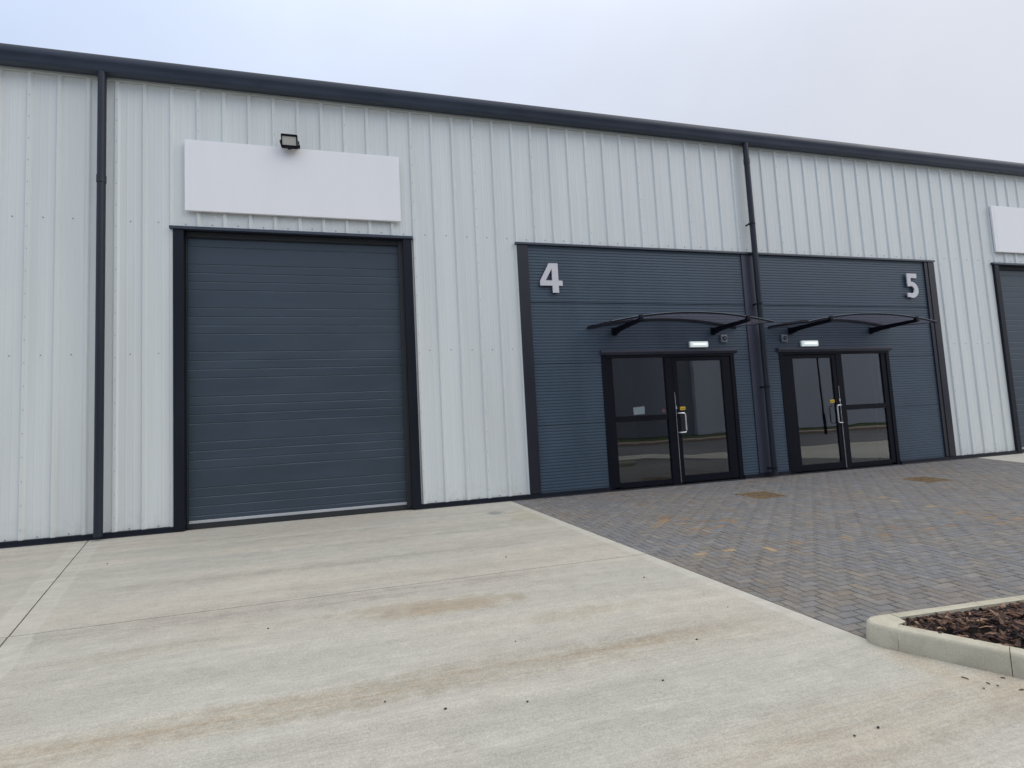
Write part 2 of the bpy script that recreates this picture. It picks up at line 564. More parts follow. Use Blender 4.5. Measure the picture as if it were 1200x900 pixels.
HOLES = [(10.13, -1.44, .26), (13.22, -1.55, .26)]
pv = mb('block')
U = .0775
nE = (-.9932, -.1168)
dE = nE[0] * 6.67 + nE[1] * -.07 - .004
nR = (1 / math.hypot(1, .29), -.29 / math.hypot(1, .29))
dR = nR[0] * 16.70 - .004
rnd = random.Random(5)
for i in range(82, 220):
    for j in range(-75, 2):
        tt = (i - j) % 4
        if tt == 0:
            x0, x1, y0, y1 = i * U, (i + 2) * U, j * U, (j + 1) * U
        elif tt == 3:
            x0, x1, y0, y1 = i * U, (i + 1) * U, j * U, (j + 2) * U
        else:
            continue
        gap = .0027
        P = [(x0 + gap, y0 + gap), (x1 - gap, y0 + gap), (x1 - gap, y1 - gap), (x0 + gap, y1 - gap)]
        P = clip(P, (0, 1), -.055)
        P = clip(P, (0, -1), 5.60) if P else P
        P = clip(P, nE, dE) if P else P
        P = clip(P, nR, dR) if P else P
        if len(P) < 3 or area(P) < .0006:
            continue
        cx = sum(q[0] for q in P) / len(P)
        cy = sum(q[1] for q in P) / len(P)
        if any(abs(cx - hx) < hw + .03 and abs(cy - hy) < hw + .03 for hx, hy, hw in HOLES):
            # cut back round the covers
            hx, hy, hw = next(h for h in HOLES if abs(cx - h[0]) < h[2] + .03 and abs(cy - h[1]) < h[2] + .03)
            best = []
            for nn, dd in (((1, 0), hx - hw), ((-1, 0), -(hx + hw)), ((0, 1), hy - hw), ((0, -1), -(hy + hw))):
                q = clip(P, nn, dd)
                if len(q) >= 3 and area(q) > (area(best) if best else .0006):
                    best = q
            if not best:
                continue
            P = best
            cx = sum(q[0] for q in P) / len(P)
            cy = sum(q[1] for q in P) / len(P)
        k = rnd.random()
        b = .176 * (1 + rnd.uniform(-.09, .09))
        h = rnd.uniform(-1, 1)
        tone = (b * (1.0 + .05 * h), b * 1.005, b * (1.03 - .07 * h))
        if k < .05:
            tone = (b * 1.12, b * 1.05, b * .95)
        elif k < .10:
            tone = (b * 1.16, b * 1.15, b * 1.13)
        for (sx, sy), tc in SPECIAL.items():
            if x0 <= sx < x1 and y0 <= sy < y1:
                q = rnd.uniform(.85, 1.1)
                tone = tuple(w * q for w in tc)
        pv.tone = tone
        dz = rnd.uniform(-.0016, .0016)
        n = len(P)
        ins = [(cx + (x - cx) * .955, cy + (y - cy) * .955) for x, y in P]
        # fixed-width chamfer
        ins = []
        for x, y in P:
            L = math.hypot(x - cx, y - cy)
            ins.append((x - (x - cx) / L * .0062, y - (y - cy) / L * .0062))
        V = [(x, y, gz(y) + dz) for x, y in ins] + [(x, y, gz(y) - .006 + dz) for x, y in P] + [(x, y, gz(y) - .030) for x, y in P]
        F = [tuple(range(n))]
        for a in range(n):
            e = (a + 1) % n
            F += [(a, e, n + e, n + a), (n + a, n + e, 2 * n + e, 2 * n + a)]
        pv.poly(V, F)
pv.tone = None
pv.build('block_paving', kind='structure')
s = mb('sand')
s.face([(edge_x(0) - .002, 0, gz(0) - .011), (right_x(0), 0, gz(0) - .011), (right_x(-5.7), -5.7, gz(-5.7) - .011), (edge_x(-5.7) - .002, -5.7, gz(-5.7) - .011)])
s.build('paving_bed_sand', kind='structure')

# ------------------------------------------------------------------ the building
W = root('warehouse_unit', (11, 0, 0), 'long white ribbed industrial unit with slate grey entrance panels and dark roller doors', 'building')


def rib_profile(x0, x1):
    """plan outline of the trapezoidal sheet between x0 and x1: ribs on a 333 mm pitch"""
    pts = []
    k0, k1 = math.floor(x0 * 3) - 1, math.ceil(x1 * 3) + 1
    for k in range(k0, k1 + 1):
        cx = k / 3
        for dx, y in ((-.036, 0), (-.0185, -.0245), (.0185, -.0245), (.036, 0),
                      (.110, 0), (.116, -.0016), (.128, -.0016), (.134, 0),
                      (.199, 0), (.205, -.0016), (.217, -.0016), (.223, 0)):
            pts.append((cx + dx, y))
    out = []
    for a, b in zip(pts, pts[1:]):
        if b[0] < x0 or a[0] > x1:
            continue

        def lerp(x):
            q = (x - a[0]) / (b[0] - a[0])
            return (x, a[1] + (b[1] - a[1]) * q)
        if a[0] <= x0 <= b[0]:
            out.append(lerp(x0))
        if x0 < b[0] < x1:
            out.append(b)
        if a[0] <= x1 <= b[0]:
            out.append(lerp(x1))
    return out


def screw(m, x, z, y, r=.011):
    n = 6
    v = [(x + r * math.cos(2 * math.pi * i / n), y, z + r * math.sin(2 * math.pi * i / n)) for i in range(n)]
    v2 = [(x + r * .7 * math.cos(2 * math.pi * i / n), y - .006, z + r * .7 * math.sin(2 * math.pi * i / n)) for i in range(n)]
    m.poly(v + v2, [tuple(range(n, 2 * n))] + [(i, (i + 1) % n, n + (i + 1) % n, n + i) for i in range(n)])


CLAD = [(-12, 2.02, .05), (2.02, 5.28, 4.15), (5.28, 6.99, .05), (6.99, 16.12, 4.15), (16.12, 17.9, .05), (17.9, 21.16, 4.15), (21.16, 34, .05)]
m = mb('white')
TOPZ = 6.30
for x0, x1, z0 in CLAD:
    pr = rib_profile(x0, x1)
    for a, b in zip(pr, pr[1:]):
        m.face([(a[0], a[1], z0), (b[0], b[1], z0), (b[0], b[1], TOPZ), (a[0], a[1], TOPZ)])
m.use('screw')
for k in range(-36, 102):
    xm = k / 3 + 1 / 6 + .0
    for x0, x1, z0 in CLAD:
        if x0 + .03 < xm < x1 - .03:
            for z in (.095, 2.40, 4.235):
                if z > z0 + .02:
                    screw(m, xm, z + (k % 3 - 1) * .004, 0)
        if k % 3 == 1 and x0 + .03 < k / 3 < x1 - .03:
            z = 5.95 - (k % 2) * .05
            while z > z0 + .1:
                screw(m, k / 3 + .003, z, -.0245, .0065)
                z -= .30
m.build('wall_cladding', W)

# end walls, back and roof so that the block is whole
m = mb('white')
m.box(-12, -11.9, .01, 18, 0, 6.3).box(33.9, 34, .01, 18, 0, 6.3).box(-11.9, 33.9, 17.9, 18, 0, 6.3)
m.build('outer_wall', W)
m = mb('roof')
m.poly([(-12.2, -.06, 6.44), (34.2, -.06, 6.44), (34.2, 9, 7.3), (-12.2, 9, 7.3), (-12.2, 18.1, 6.44), (34.2, 18.1, 6.44),
        (-12.2, -.06, 6.38), (34.2, -.06, 6.38), (34.2, 18.1, 6.38), (-12.2, 18.1, 6.38)],
       [(0, 1, 2, 3), (3, 2, 5, 4), (0, 6, 7, 1), (5, 8, 9, 4), (6, 9, 8, 7), (0, 3, 4, 9, 6), (1, 7, 8, 5, 2)])
m.build('roof', W)

m = mb('eaves')
m.box(-12, 34, -.046, -.002, 6.215, 6.37)
m.build('eaves_flashing', W)

# gutter, boxed with rounded underside, in lengths with visible unions
gp = [(-.035, 6.462), (-.035, 6.255), (-.05, 6.245), (-.13, 6.240), (-.165, 6.250), (-.182, 6.285), (-.188, 6.345), (-.200, 6.360), (-.202, 6.452), (-.196, 6.462), (-.18, 6.455), (-.17, 6.36), (-.06, 6.36), (-.05, 6.462)]
m = mb('gutter')
m.prism(gp, 'x', -12.2, 34.2)
m.build('gutter', W, smooth=True)
for x0, x1 in ((-12, 2.018), (5.282, 8.368), (11.002, 11.998), (14.662, 17.898), (21.162, 34)):
    m = mb('trim')
    m.poly([(x0, .0, .075), (x1, .0, .075), (x1, -.040, .070), (x0, -.040, .070), (x1, -.044, .012), (x0, -.044, .012), (x1, -.052, .002), (x0, -.052, .002), (x0, 0, .0), (x1, 0, .0)],
           [(0, 1, 2, 3), (3, 2, 4, 5), (5, 4, 6, 7), (7, 6, 9, 8), (0, 3, 5, 7, 8), (1, 9, 6, 4, 2)])
    m.build('base_flashing', W)

# slate grey micro-ribbed panels round the two entrances
PITCH, AMP = .050, .0085
JOINTS = (1.144, 2.148, 3.170)


def ribbed(m, x0, x1, z0, z1, y=-.012):
    pts = []
    z = z0
    marks = []
    k = math.floor(z0 / PITCH)
    while k * PITCH < z1 + PITCH:
        b = k * PITCH
        for dz, dy in ((0, 0), (.026, 0), (.031, AMP), (.045, AMP)):
            marks.append((b + dz, y + dy))
        k += 1
    for jz in JOINTS:
        marks = [q for q in marks if abs(q[0] - jz) > .017]
        marks += [(jz - .0165, y), (jz - .008, y), (jz - .0075, y + .022), (jz + .0075, y + .022), (jz + .008, y), (jz + .0165, y)]
    marks.sort()
    ins = [q for q in marks if z0 < q[0] < z1]
    ins = [(z0, y)] + ins + [(z1, y)]
    for a, b in zip(ins, ins[1:]):
        m.face([(x0, a[1], a[0]), (x1, a[1], a[0]), (x1, b[1], b[0]), (x0, b[1], b[0])])


def entrance_panel(x0, x1, d0, d1):
    m = mb('dark')
    ribbed(m, x0, d0, .07, 4.13)
    ribbed(m, d1, x1, .07, 4.13)
    ribbed(m, d0, d1, 2.30, 4.13)
    return m.build('entrance_panel', W)


pa = entrance_panel(7.165, 11.335, 8.37, 11.0)
pb = entrance_panel(11.60, 15.865, 12.0, 14.66)
m = mb('edge')
m.box(6.985, 7.17, -.048, .03, .078, 4.128, .004)
m.build('edge_trim', pa)
m = mb('edge')
m.box(15.955, 16.122, -.048, .03, .078, 4.128, .004)
m.box(15.862, 15.952, -.036, .03, .078, 4.128, .004)
m.build('edge_trim', pb)
for p_, a, b in ((pa, 6.96, 11.46), (pb, 11.464, 16.14)):
    m = mb('gutter')
    m.poly([(a, .0, 4.176), (b, .0, 4.176), (b, -.062, 4.166), (a, -.062, 4.166), (b, -.064, 4.132), (a, -.064, 4.132), (b, 0, 4.132), (a, 0, 4.132)],
           [(0, 1, 2, 3), (3, 2, 4, 5), (5, 4, 6, 7), (0, 3, 5, 7), (1, 6, 4, 2), (0, 7, 6, 1)])
    m.build('head_flashing', p_)
m = mb('midtrim')
m.box(11.338, 11.597, -.030, .02, .078, 4.129, .003)
m.build('cover_strip', pa)

# rooms behind the glazed entrances
for x0, x1 in ((7.3, 11.4), (11.55, 15.9)):
    m = mb('innerwall')
    for a, b in ((x0 - .1, x0), (x1, x1 + .1)):
        m.box(a, b, .12, 4.6, .0, 2.9)
    m.box(x0, x1, 4.5, 4.6, 0, 2.9)
    m.use('floor').box(x0 - .1, x1 + .1, .12, 4.6, -.04, .012)
    m.use('ceil').box(x0 - .1, x1 + .1, .12, 4.6, 2.6, 2.7)
    m.use('trim')
    d0, d1 = (8.37, 11.0) if x0 < 9 else (12.0, 14.66)
    m.box(x0 - .1, d0, .05, .12, .0, 2.7).box(d1, x1 + .1, .05, .12, 0, 2.7).box(d0, d1, .05, .12, 2.28, 2.7)
    m.build('interior_room', W)
# reception desk edge and inner partition seen dimly in the second unit
m = mb('plastic')
m.box(14.80, 15.88, .40, .52, .013, 2.598)
m.build('inner_partition', W)


def entrance_door(x0, width, mirror, notices):
    def X(a):
        return x0 + width - a if mirror else x0 + a

    def bx(m, a, b, y0, y1, z0, z1, bev=.003):
        xa, xb = sorted((X(a), X(b)))
        m.box(xa, xb, y0, y1, z0, z1, bev)
    mull = 1.20
    m = mb('alu')
    bx(m, 0, .085, -.022, .060, .012, 2.272)             # outer frame
    bx(m, width - .085, width, -.022, .060, .012, 2.272)
    bx(m, .086, width - .086, -.022, .060, 2.225, 2.272)
    bx(m, 1.20, 1.345, -.016, .055, .012, 2.224)          # mullion
    bx(m, .086, .202, -.008, .052, .05, 2.224)            # fixed light stiles and rails
    bx(m, 1.090, 1.198, -.008, .052, .05, 2.224) if False else None
    bx(m, .203, 1.199, -.008, .052, .03, .122)
    bx(m, .203, 1.199, -.008, .052, 1.132, 1.232)
    d = m.build('entrance_door', W)
    gz_ = mb('glass')
    for z0, z1 in ((.122, 1.132), (1.232, 2.225)):
        xa, xb = sorted((X(.202), X(1.20)))
        gz_.face([(xa, .014, z0), (xb, .014, z0), (xb, .014, z1), (xa, .014, z1)])
    gz_.build('side_pane', d)
    m = mb('alu')                                           # opening leaf
    bx(m, 1.352, 1.440, -.012, .050, .036, 2.215)
    bx(m, 2.360, width - .092, -.012, .050, .036, 2.215)
    bx(m, 1.441, 2.359, -.012, .050, .036, .156)
    bx(m, 1.441, 2.359, -.012, .050, 2.155, 2.215)
    m.build('door_leaf', d)
    g2 = mb('glass')
    xa, xb = sorted((X(1.44), X(2.36)))
    g2.face([(xa, .010, .156), (xb, .010, .156), (xb, .010, 2.155), (xa, .010, 2.155)])
    g2.build('leaf_pane', d)
    m = mb('steel')                                         # bright line of the meeting stile
    bx(m, 1.3455, 1.3515, -.0265, -.006, .04, 1.60, 0)
    m.build('edge_strip', d)
    m = mb('steel')                                         # cranked pull handle
    px = 1.375
    cr = .115
    path = [(X(px), -.014, 1.232), (X(px), -.060, 1.232), (X(px + .02), -.078, 1.232), (X(px + cr - .03), -.080, 1.231), (X(px + cr - .008), -.080, 1.222), (X(px + cr), -.080, 1.200),
            (X(px + cr), -.080, .93), (X(px + cr - .008), -.080, .908), (X(px + cr - .03), -.080, .899), (X(px + .02), -.078, .898), (X(px), -.060, .898), (X(px), -.014, .898)]
    m.tube(path, .0135, 10)
    m.build('pull_handle', d, smooth=True)
    m = mb('yellow')
    bx(m, 1.446, 1.556, .0040, .0085, 1.288, 1.345, 0)
    m.use('alu')
    for k in range(4):
        bx(m, 1.468 + k * .022, 1.477 + k * .022, .0025, .0038, 1.305, 1.325, 0)
    m.build('yellow_label', d)
    m = mb('steel')
    xx = X(1.358)
    m.tube([(xx, -.014, 1.325), (xx, -.032, 1.325)], .017, 14)
    m.box(xx - .006, xx + .006, -.03, -.0145, 1.34, 1.37)
    m.build('lock_cylinder', d, smooth=True)
    m = mb('rubber')
    bx(m, .0, width, -.045, .02, .0, .010, 0)
    m.build('threshold', d)
    m = mb('midtrim')
    a, b = sorted((X(-.012), X(width + .06))) if not mirror else sorted((X(-.06), X(width + .045)))
    m.poly([(a, -.004, 2.362), (b, -.004, 2.362), (b, -.066, 2.348), (a, -.066, 2.348), (b, -.068, 2.318), (a, -.068, 2.318), (b, -.030, 2.274), (a, -.030, 2.274), (a, -.004, 2.274), (b, -.004, 2.274)],
           [(0, 1, 2, 3), (3, 2, 4, 5), (5, 4, 6, 7), (7, 6, 9, 8), (0, 3, 5, 7, 8), (1, 9, 6, 4, 2)])
    m.build('head_flashing', d)
    if notices:
        m = mb('paper')
        m.poly([(X(.555), .018, 1.243), (X(.765), .018, 1.250), (X(.768), .018, 1.383), (X(.552), .018, 1.372),
                (X(.555), .020, 1.243), (X(.765), .020, 1.250), (X(.768), .020, 1.383), (X(.552), .020, 1.372)],
               [(0, 1, 2, 3), (7, 6, 5, 4), (0, 4, 5, 1), (1, 5, 6, 2), (2, 6, 7, 3), (3, 7, 4, 0)])
        m.build('paper_notice', d)
        m = mb('pink')
        n = 20
        xc, zc = X(1.135), 1.292
        v = [(xc + .035 * math.cos(2 * math.pi * i / n), .0155, zc + .035 * math.sin(2 * math.pi * i / n)) for i in range(n)]
        v += [(a_[0], .018, a_[2]) for a_ in v]
        m.poly(v, [tuple(range(n)), tuple(range(n, 2 * n))[::-1]] + [(i, (i + 1) % n, n + (i + 1) % n, n + i) for i in range(n)])
        m.build('round_sticker', d)
    return d


entrance_door(8.37, 2.63, False, True)
entrance_door(12.0, 2.66, True, False)


# roller doors
def roller_door(x0, parent):
    m = mb('door')
    yb = .085
    z0, z1 = .113, 4.25
    grooves = []
    k = -1
    while True:
        top = 1.802 - .6275 * 3 + .6275 * k
        if top - .4 > z1:
            break
        for j in range(4):
            zz = top - .1240 * j
            if z0 + .02 < zz < z1 - .02:
                grooves.append(zz)
        grooves.append(None) if False else None
        k += 1
    grooves.sort()
    pts = [(z0, yb)]
    for q in grooves:
        pts += [(q - .013, yb), (q - .001, yb + .006), (q + .001, yb + .006), (q + .006, yb)]
    # tight seam between sections
    pts.append((z1, yb))
    a, b = x0 + .135, x0 + 3.125
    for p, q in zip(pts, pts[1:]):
        m.use('lip_highlight' if p[1] == yb and q[1] > yb + .005 and q[0] - p[0] < .02 else 'door')  # lower lips take the painted highlight colour
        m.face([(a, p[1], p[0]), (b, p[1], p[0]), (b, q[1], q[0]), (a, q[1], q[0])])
    d = m.build('roller_door', W)
    for s_ in (0, 1):
        m = mb('trim')
        if s_ == 0:
            m.box(x0, x0 + .132, -.050, .185, .004, 4.137, .004)
        else:
            m.box(x0 + 3.128, x0 + 3.262, -.050, .185, .004, 4.137, .004)
        m.build('jamb', d)
        m = mb('rubber')
        if s_ == 0:
            m.box(x0 + .133, x0 + .147, .05, .083, .03, 4.13)
        else:
            m.box(x0 + 3.058, x0 + 3.127, .02, .083, .03, 4.13)
        m.build('guide', d)
    m = mb('gutter')
    a, b = x0 - .04, x0 + 3.28
    m.poly([(a, .0, 4.19), (b, .0, 4.19), (b, -.066, 4.18), (a, -.066, 4.18), (b, -.068, 4.140), (a, -.068, 4.140), (b, 0, 4.140), (a, 0, 4.140)],
           [(0, 1, 2, 3), (3, 2, 4, 5), (5, 4, 6, 7), (0, 3, 5, 7), (1, 6, 4, 2), (0, 7, 6, 1)])
    m.use('trim').box(x0 + .002, x0 + 3.26, .002, .30, 4.141, 4.20)
    m.build('head_flashing', d)
    m = mb('seal')
    m.box(x0 + .149, x0 + 3.056, .068, .084, .074, .112, .003)
    m.build('bottom_seal', d)
    m = mb('rubber')
    m.box(x0 + .135, x0 + 3.125, .060, .09, -.003, .073, .004)
    m.build('rubber_strip', d)
    m = mb('rubber')  # dark strip added for the shade below the lintel
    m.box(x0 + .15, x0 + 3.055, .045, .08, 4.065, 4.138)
    m.build('head_shade_strip', d)
    return d


roller_door(2.02, W)
roller_door(17.9, W)


# downpipes
def downpipe(x, collars, brackets):
    m = mb('pipe')
    r = .050
    y = -.125
    m.tube([(x, y, 6.25), (x, y, .045)], r, 20)
    for z in collars:
        m.tube([(x, y, z - .05), (x, y, z + .05)], r + .006, 20)
    d = m.build('downpipe', W, smooth=True)
    for z in brackets:
        m = mb('trim')
        m.tube([(x, y, z - .018), (x, y, z + .018)], r + .004, 20)
        m.box(x - .085, x - .048, y - .012, y + .012, z - .016, z + .016)
        m.box(x - .08, x - .062, y + .012, -.034, z - .014, z + .014)
        m.build('pipe_bracket', d, smooth=True)
    return d


downpipe(1.205, (4.75,), ())
downpipe(11.572, (5.9,), (4.68, 3.165, 1.63, .165))

# ------------------------------------------------------------------ things on the wall


def sign_board(x0, x1, z0, z1, label):
    o = root('sign_board', ((x0 + x1) / 2, -.036, z0), label, 'sign', 'blank sign boards above the roller doors')
    m = mb('sign')
    m.box(x0, x1, -.075, -.036, z0, z1, .005)
    m.build('panel', o)
    m = mb('sign')
    w = .010
    m.box(x0 + .07, x0 + .07 + .006, -.0775, -.0755, z0 + .03, z1 - .03)
    m.build('folded_edge', o)
    return o


sign_board(2.175, 5.132, 4.402, 5.437, 'blank white sign board above the large roller door, floodlight on its top edge')
sign_board(17.98, 20.94, 4.42, 5.47, 'blank white sign board cut off by the right edge, no floodlight above')

# floodlight
fl = root('floodlight', (3.565, -.04, 5.36), 'small black LED floodlight tilted down at top of white sign board', 'floodlight')
ca, sa = math.cos(R(18)), math.sin(R(-14))


def tilt(m):
    cy, cz = -.17, 5.48
    m.v = [(x, cy + (y - cy) * ca + (z - cz) * sa, cz + (z - cz) * ca - (y - cy) * sa) for x, y, z in m.v]
    return m


m = mb('alu')
m.box(3.455, 3.470, -.215, -.14, 5.385, 5.575, .003).box(3.660, 3.675, -.215, -.14, 5.385, 5.575, .003)
m.box(3.470, 3.660, -.215, -.14, 5.545, 5.575, .003).box(3.470, 3.660, -.215, -.14, 5.385, 5.420, .003)
m.box(3.470, 3.660, -.17, -.14, 5.420, 5.545)
for k in range(7):
    m.box(3.475 + k * .028, 3.483 + k * .028, -.14, -.112, 5.40, 5.56)
tilt(m).build('housing', fl)
m = mb('lampglass')
m.box(3.4705, 3.6595, -.205, -.198, 5.4205, 5.5445)
tilt(m).build('lens', fl)
m = mb('alu')
m.box(3.435, 3.448, -.19, -.05, 5.45, 5.49).box(3.682, 3.695, -.19, -.05, 5.45, 5.49).box(3.435, 3.695, -.062, -.036, 5.445, 5.495)
m.box(3.54, 3.59, -.20, -.17, 5.355, 5.385, .004)
m.build('bracket', fl)


# entrance canopies
def canopy(cx, label):
    o = root('entrance_canopy', (cx, -.012, 2.76), label, 'canopy', 'arched canopies over the glazed entrances')
    hw, sag = 1.47, .150
    yr, yf = -.025, -.92
    zr, zf = 2.757, 2.665

    def arc(x, z):
        q = (x - cx) / hw
        return z + sag * (1 - q * q)
    N = 28
    xs_ = [cx - hw + 2 * hw * i / N for i in range(N + 1)]
    ysn = [yr, (yr + yf) / 2, yf]

    def zz(x, y):
        q = (y - yr) / (yf - yr)
        return arc(x, zr + (zf - zr) * q)
    m = mb('sheet')
    th = .008
    for i in range(N):
        a, b = xs_[i], xs_[i + 1]
        for y0, y1 in zip(ysn, ysn[1:]):
            m.face([(a, y0, zz(a, y0)), (b, y0, zz(b, y0)), (b, y1, zz(b, y1)), (a, y1, zz(a, y1))])
            m.face([(a, y0, zz(a, y0) + th), (b, y0, zz(b, y0) + th), (b, y1, zz(b, y1) + th), (a, y1, zz(a, y1) + th)])
    m.build('canopy_sheet', o, smooth=True)

    def curved(name, mat, y0, y1, below, above):
        m = mb(mat)
        for i in range(N):
            a, b = xs_[i], xs_[i + 1]
            za, zb = zz(a, (y0 + y1) / 2), zz(b, (y0 + y1) / 2)
            m.poly([(a, y0, za - below), (b, y0, zb - below), (b, y1, zb - below), (a, y1, za - below),
                    (a, y0, za + above), (b, y0, zb + above), (b, y1, zb + above), (a, y1, za + above)],
                   [(0, 1, 2, 3), (4, 7, 6, 5), (0, 4, 5, 1), (3, 2, 6, 7)] + ([(0, 3, 7, 4)] if i == 0 else []) + ([(1, 5, 6, 2)] if i == N - 1 else []))
        m.build(name, o, smooth=True)
    curved('front_rail', 'alu', yf - .014, yf - .001, .016, .010)
    curved('front_bead', 'greyplastic', yf - .013, yf + .004, -.0105, .018)
    curved('wall_rail', 'trim', -.026, -.006, .038, .010)
    # side edge strips
    for s_ in (-1, 1):
        x = cx + s_ * hw
        m = mb('trim')
        xa, xb = sorted((x, x + s_ * .008))
        m.poly([(xa, yr, zr - .004), (xb, yr, zr - .004), (xb, yf, zf - .004), (xa, yf, zf - .004), (xa, yr, zr + .012), (xb, yr, zr + .012), (xb, yf, zf + .014), (xa, yf, zf + .012)],
               [(0, 1, 2, 3), (4, 7, 6, 5), (0, 4, 5, 1), (1, 5, 6, 2), (2, 6, 7, 3), (3, 7, 4, 0)])
        m.build('edge_strip', o)
    # cast support arms, deep at the wall and tapering out to the front
    for s_ in (-1, 1):
        x = cx + s_ * .98
        m = mb('alu')
        pr = [(-.012, 2.735), (-.012, 2.625), (-.10, 2.630), (-.22, 2.652), (-.60, 2.664), (-.90, 2.668), (-.92, 2.685), (-.92, 2.722), (-.5, 2.730)]
        m.prism(pr, 'x', x - .024, x + .024)
        m.box(x - .05, x + .05, -.020, -.004, 2.61, 2.75, .004)
        m.box(x - .035, x + .035, -.945, -.895, zz(x, yf) - .075, zz(x, yf) + .021, .004)
        m.build('support_arm', o, smooth=True)
    return o


canopy(9.63, 'dark arched canopy over the left glazed entrance, under the numeral 4')
canopy(13.29, 'dark arched canopy over the right glazed entrance, nearer the numeral 5')


# bulkhead lights and small square fittings above the doors
def bulkhead(x0, x1, z0, z1, label):
    o = root('bulkhead_light', ((x0 + x1) / 2, -.018, z0), label, 'wall light', 'bulkhead lights above the glazed entrances')
    m = mb('plastic')
    m.box(x0, x1, -.045, -.012, z0, z1, .006)
    m.build('base', o, smooth=True)
    m = mb('lit')
    m.box(x0 + .006, x1 - .006, -.085, -.0455, z0 + .006, z1 - .006, .014)
    m.use('tube').box(x0 + .05, x1 - .05, -.0875, -.0855, (z0 + z1) / 2 - .010, (z0 + z1) / 2 + .012)
    m.build('diffuser', o, smooth=True)


bulkhead(10.08, 10.445, 2.383, 2.492, 'lit white oblong light under the left canopy, above the door with the white notice')
bulkhead(12.50, 12.88, 2.372, 2.488, 'lit white oblong light under the right canopy, above the door without a notice')


def fitting(x0, x1, z0, z1, label):
    o = root('wall_fitting', ((x0 + x1) / 2, -.012, z0), label, 'wall fitting', 'square grey fittings above the glazed entrances')
    m = mb('greyplastic')
    m.box(x0, x1, -.050, -.012, z0, z1, .008)
    m.build('box', o, smooth=True)
    m = mb('lens')
    xc, zc = (x0 + x1) / 2, (z0 + z1) / 2 + .003
    m.tube([(xc, -.050, zc), (xc, -.062, zc)], .040, 22)
    m.use('greyplastic').tube([(xc, -.062, zc), (xc, -.066, zc)], .014, 14)
    m.build('lens', o, smooth=True)


fitting(10.745, 10.875, 2.471, 2.613, 'small square grey fitting with dark round centre, right of the left entrance light')
fitting(12.075, 12.205, 2.468, 2.606, 'small square grey fitting with dark round centre, left of the right entrance light')


# numerals
def extrude_outline(outer, hole, ox, oz, y0, y1, mat):
    bm = bmesh.new()
    loops = [outer] + ([hole] if hole else [])
    edges = []
    for lp in loops:
        vs = [bm.verts.new((ox + a, y0, oz + b)) for a, b in lp]
        edges += [bm.edges.new((vs[i], vs[(i + 1) % len(vs)])) for i in range(len(vs))]
    r = bmesh.ops.triangle_fill(bm, edges=edges, use_beauty=True)
    faces = [f for f in r['geom'] if isinstance(f, bmesh.types.BMFace)]
    ex = bmesh.ops.extrude_face_region(bm, geom=faces)
    for q in ex['geom']:
        if isinstance(q, bmesh.types.BMVert):
            q.co.y = y1
    m = mb(mat)
    m.add(bm)
    return m


four = [(.165, .497), (.322, .497), (.322, .205), (.392, .205), (.392, .118), (.322, .118), (.322, 0), (.212, 0), (.212, .118), (0, .118), (0, .195)]
hole4 = [(.212, .405), (.212, .205), (.098, .205)]
m = extrude_outline(four, hole4, 7.348, 3.328, -.062, -.042, 'number')
for sx, sz in ((7.45, 3.48), (7.60, 3.75), (7.61, 3.38)):
    m.tube([(sx, -.042, sz), (sx, -.012, sz)], .006, 8)
m.build('unit_number', None, loc=(7.545, -.052, 3.328), label='silver numeral four at the upper left corner of the slate grey entrance panel', category='number sign')
five = [(.045, .505), (.305, .505), (.305, .412), (.142, .412), (.138, .330)]
cx5, cz5, ro = .150, .163, .168
for k in range(0, 19):
    a = R(88 - k * (88 + 118) / 18)
    five.append((cx5 + ro * 1.03 * math.cos(a), cz5 + ro * math.sin(a)))
five += [(.022, .008), (.022, .100)]
for k in range(0, 15):
    a = R(-112 + k * (112 + 118) / 14)
    five.append((cx5 - .012 + .075 * math.cos(a), cz5 + .003 + .075 * math.sin(a)))
five += [(.085, .235), (.045, .235)]
m = extrude_outline(five, None, 15.268, 3.358, -.062, -.042, 'number')
for sx, sz in ((15.34, 3.8), (15.50, 3.8), (15.54, 3.47)):
    m.tube([(sx, -.042, sz), (sx, -.012, sz)], .006, 8)
m.build('unit_number', None, loc=(15.43, -.052, 3.358), label='silver numeral five at the upper right corner of the slate grey entrance panel', category='number sign')

# ------------------------------------------------------------------ covers in the paving


def cover(cx, cy, label):
    h = .25
    o = root('drain_cover', (cx, cy, gz(cy)), label, 'drain cover', 'rusty drain covers in the block paving')

    def dz(m):
        m.v = [(x, y, z + gz(y)) for x, y, z in m.v]
        return m
    m = mb('rust')
    w = .035
    m.box(cx - h, cx + h, cy - h, cy - h + w, -.03, .001).box(cx - h, cx + h, cy + h - w, cy + h, -.03, .001)
    m.box(cx - h, cx - h + w, cy - h + w, cy + h - w, -.03, .001).box(cx + h - w, cx + h, cy - h + w, cy + h - w, -.03, .001)
    dz(m).build('frame', o)
    m = mb('rust')
    k = 0
    a = cx - h + w + .004
    while a + .03 < cx + h - w:
        m.box(a, a + .030, cy - h + w + .002, cy + h - w - .002, -.03, -.002)
        a += .048
    for b in (-.09, .09):
        m.box(cx - h + w + .002, cx + h - w - .002, cy + b - .014, cy + b + .014, -.03, -.0025 + .0)
    m.use('sand').box(cx - h + w, cx + h - w, cy - h + w, cy + h - w, -.06, -.032)
    m.use('rust')
    rr = random.Random(int(cx * 10))
    for _ in range(60):                                 # leaf scraps caught in the bars
        x, y = cx + rr.uniform(-.2, .2), cy + rr.uniform(-.2, .2)
        s_ = rr.uniform(.008, .02)
        a = rr.uniform(0, 6.3)
        m.face([(x + s_ * math.cos(a + q), y + s_ * .6 * math.sin(a + q), .0 + rr.uniform(-.003, .006)) for q in (0, 1.6, 3.1, 4.7)])
    dz(m).build('grate', o)


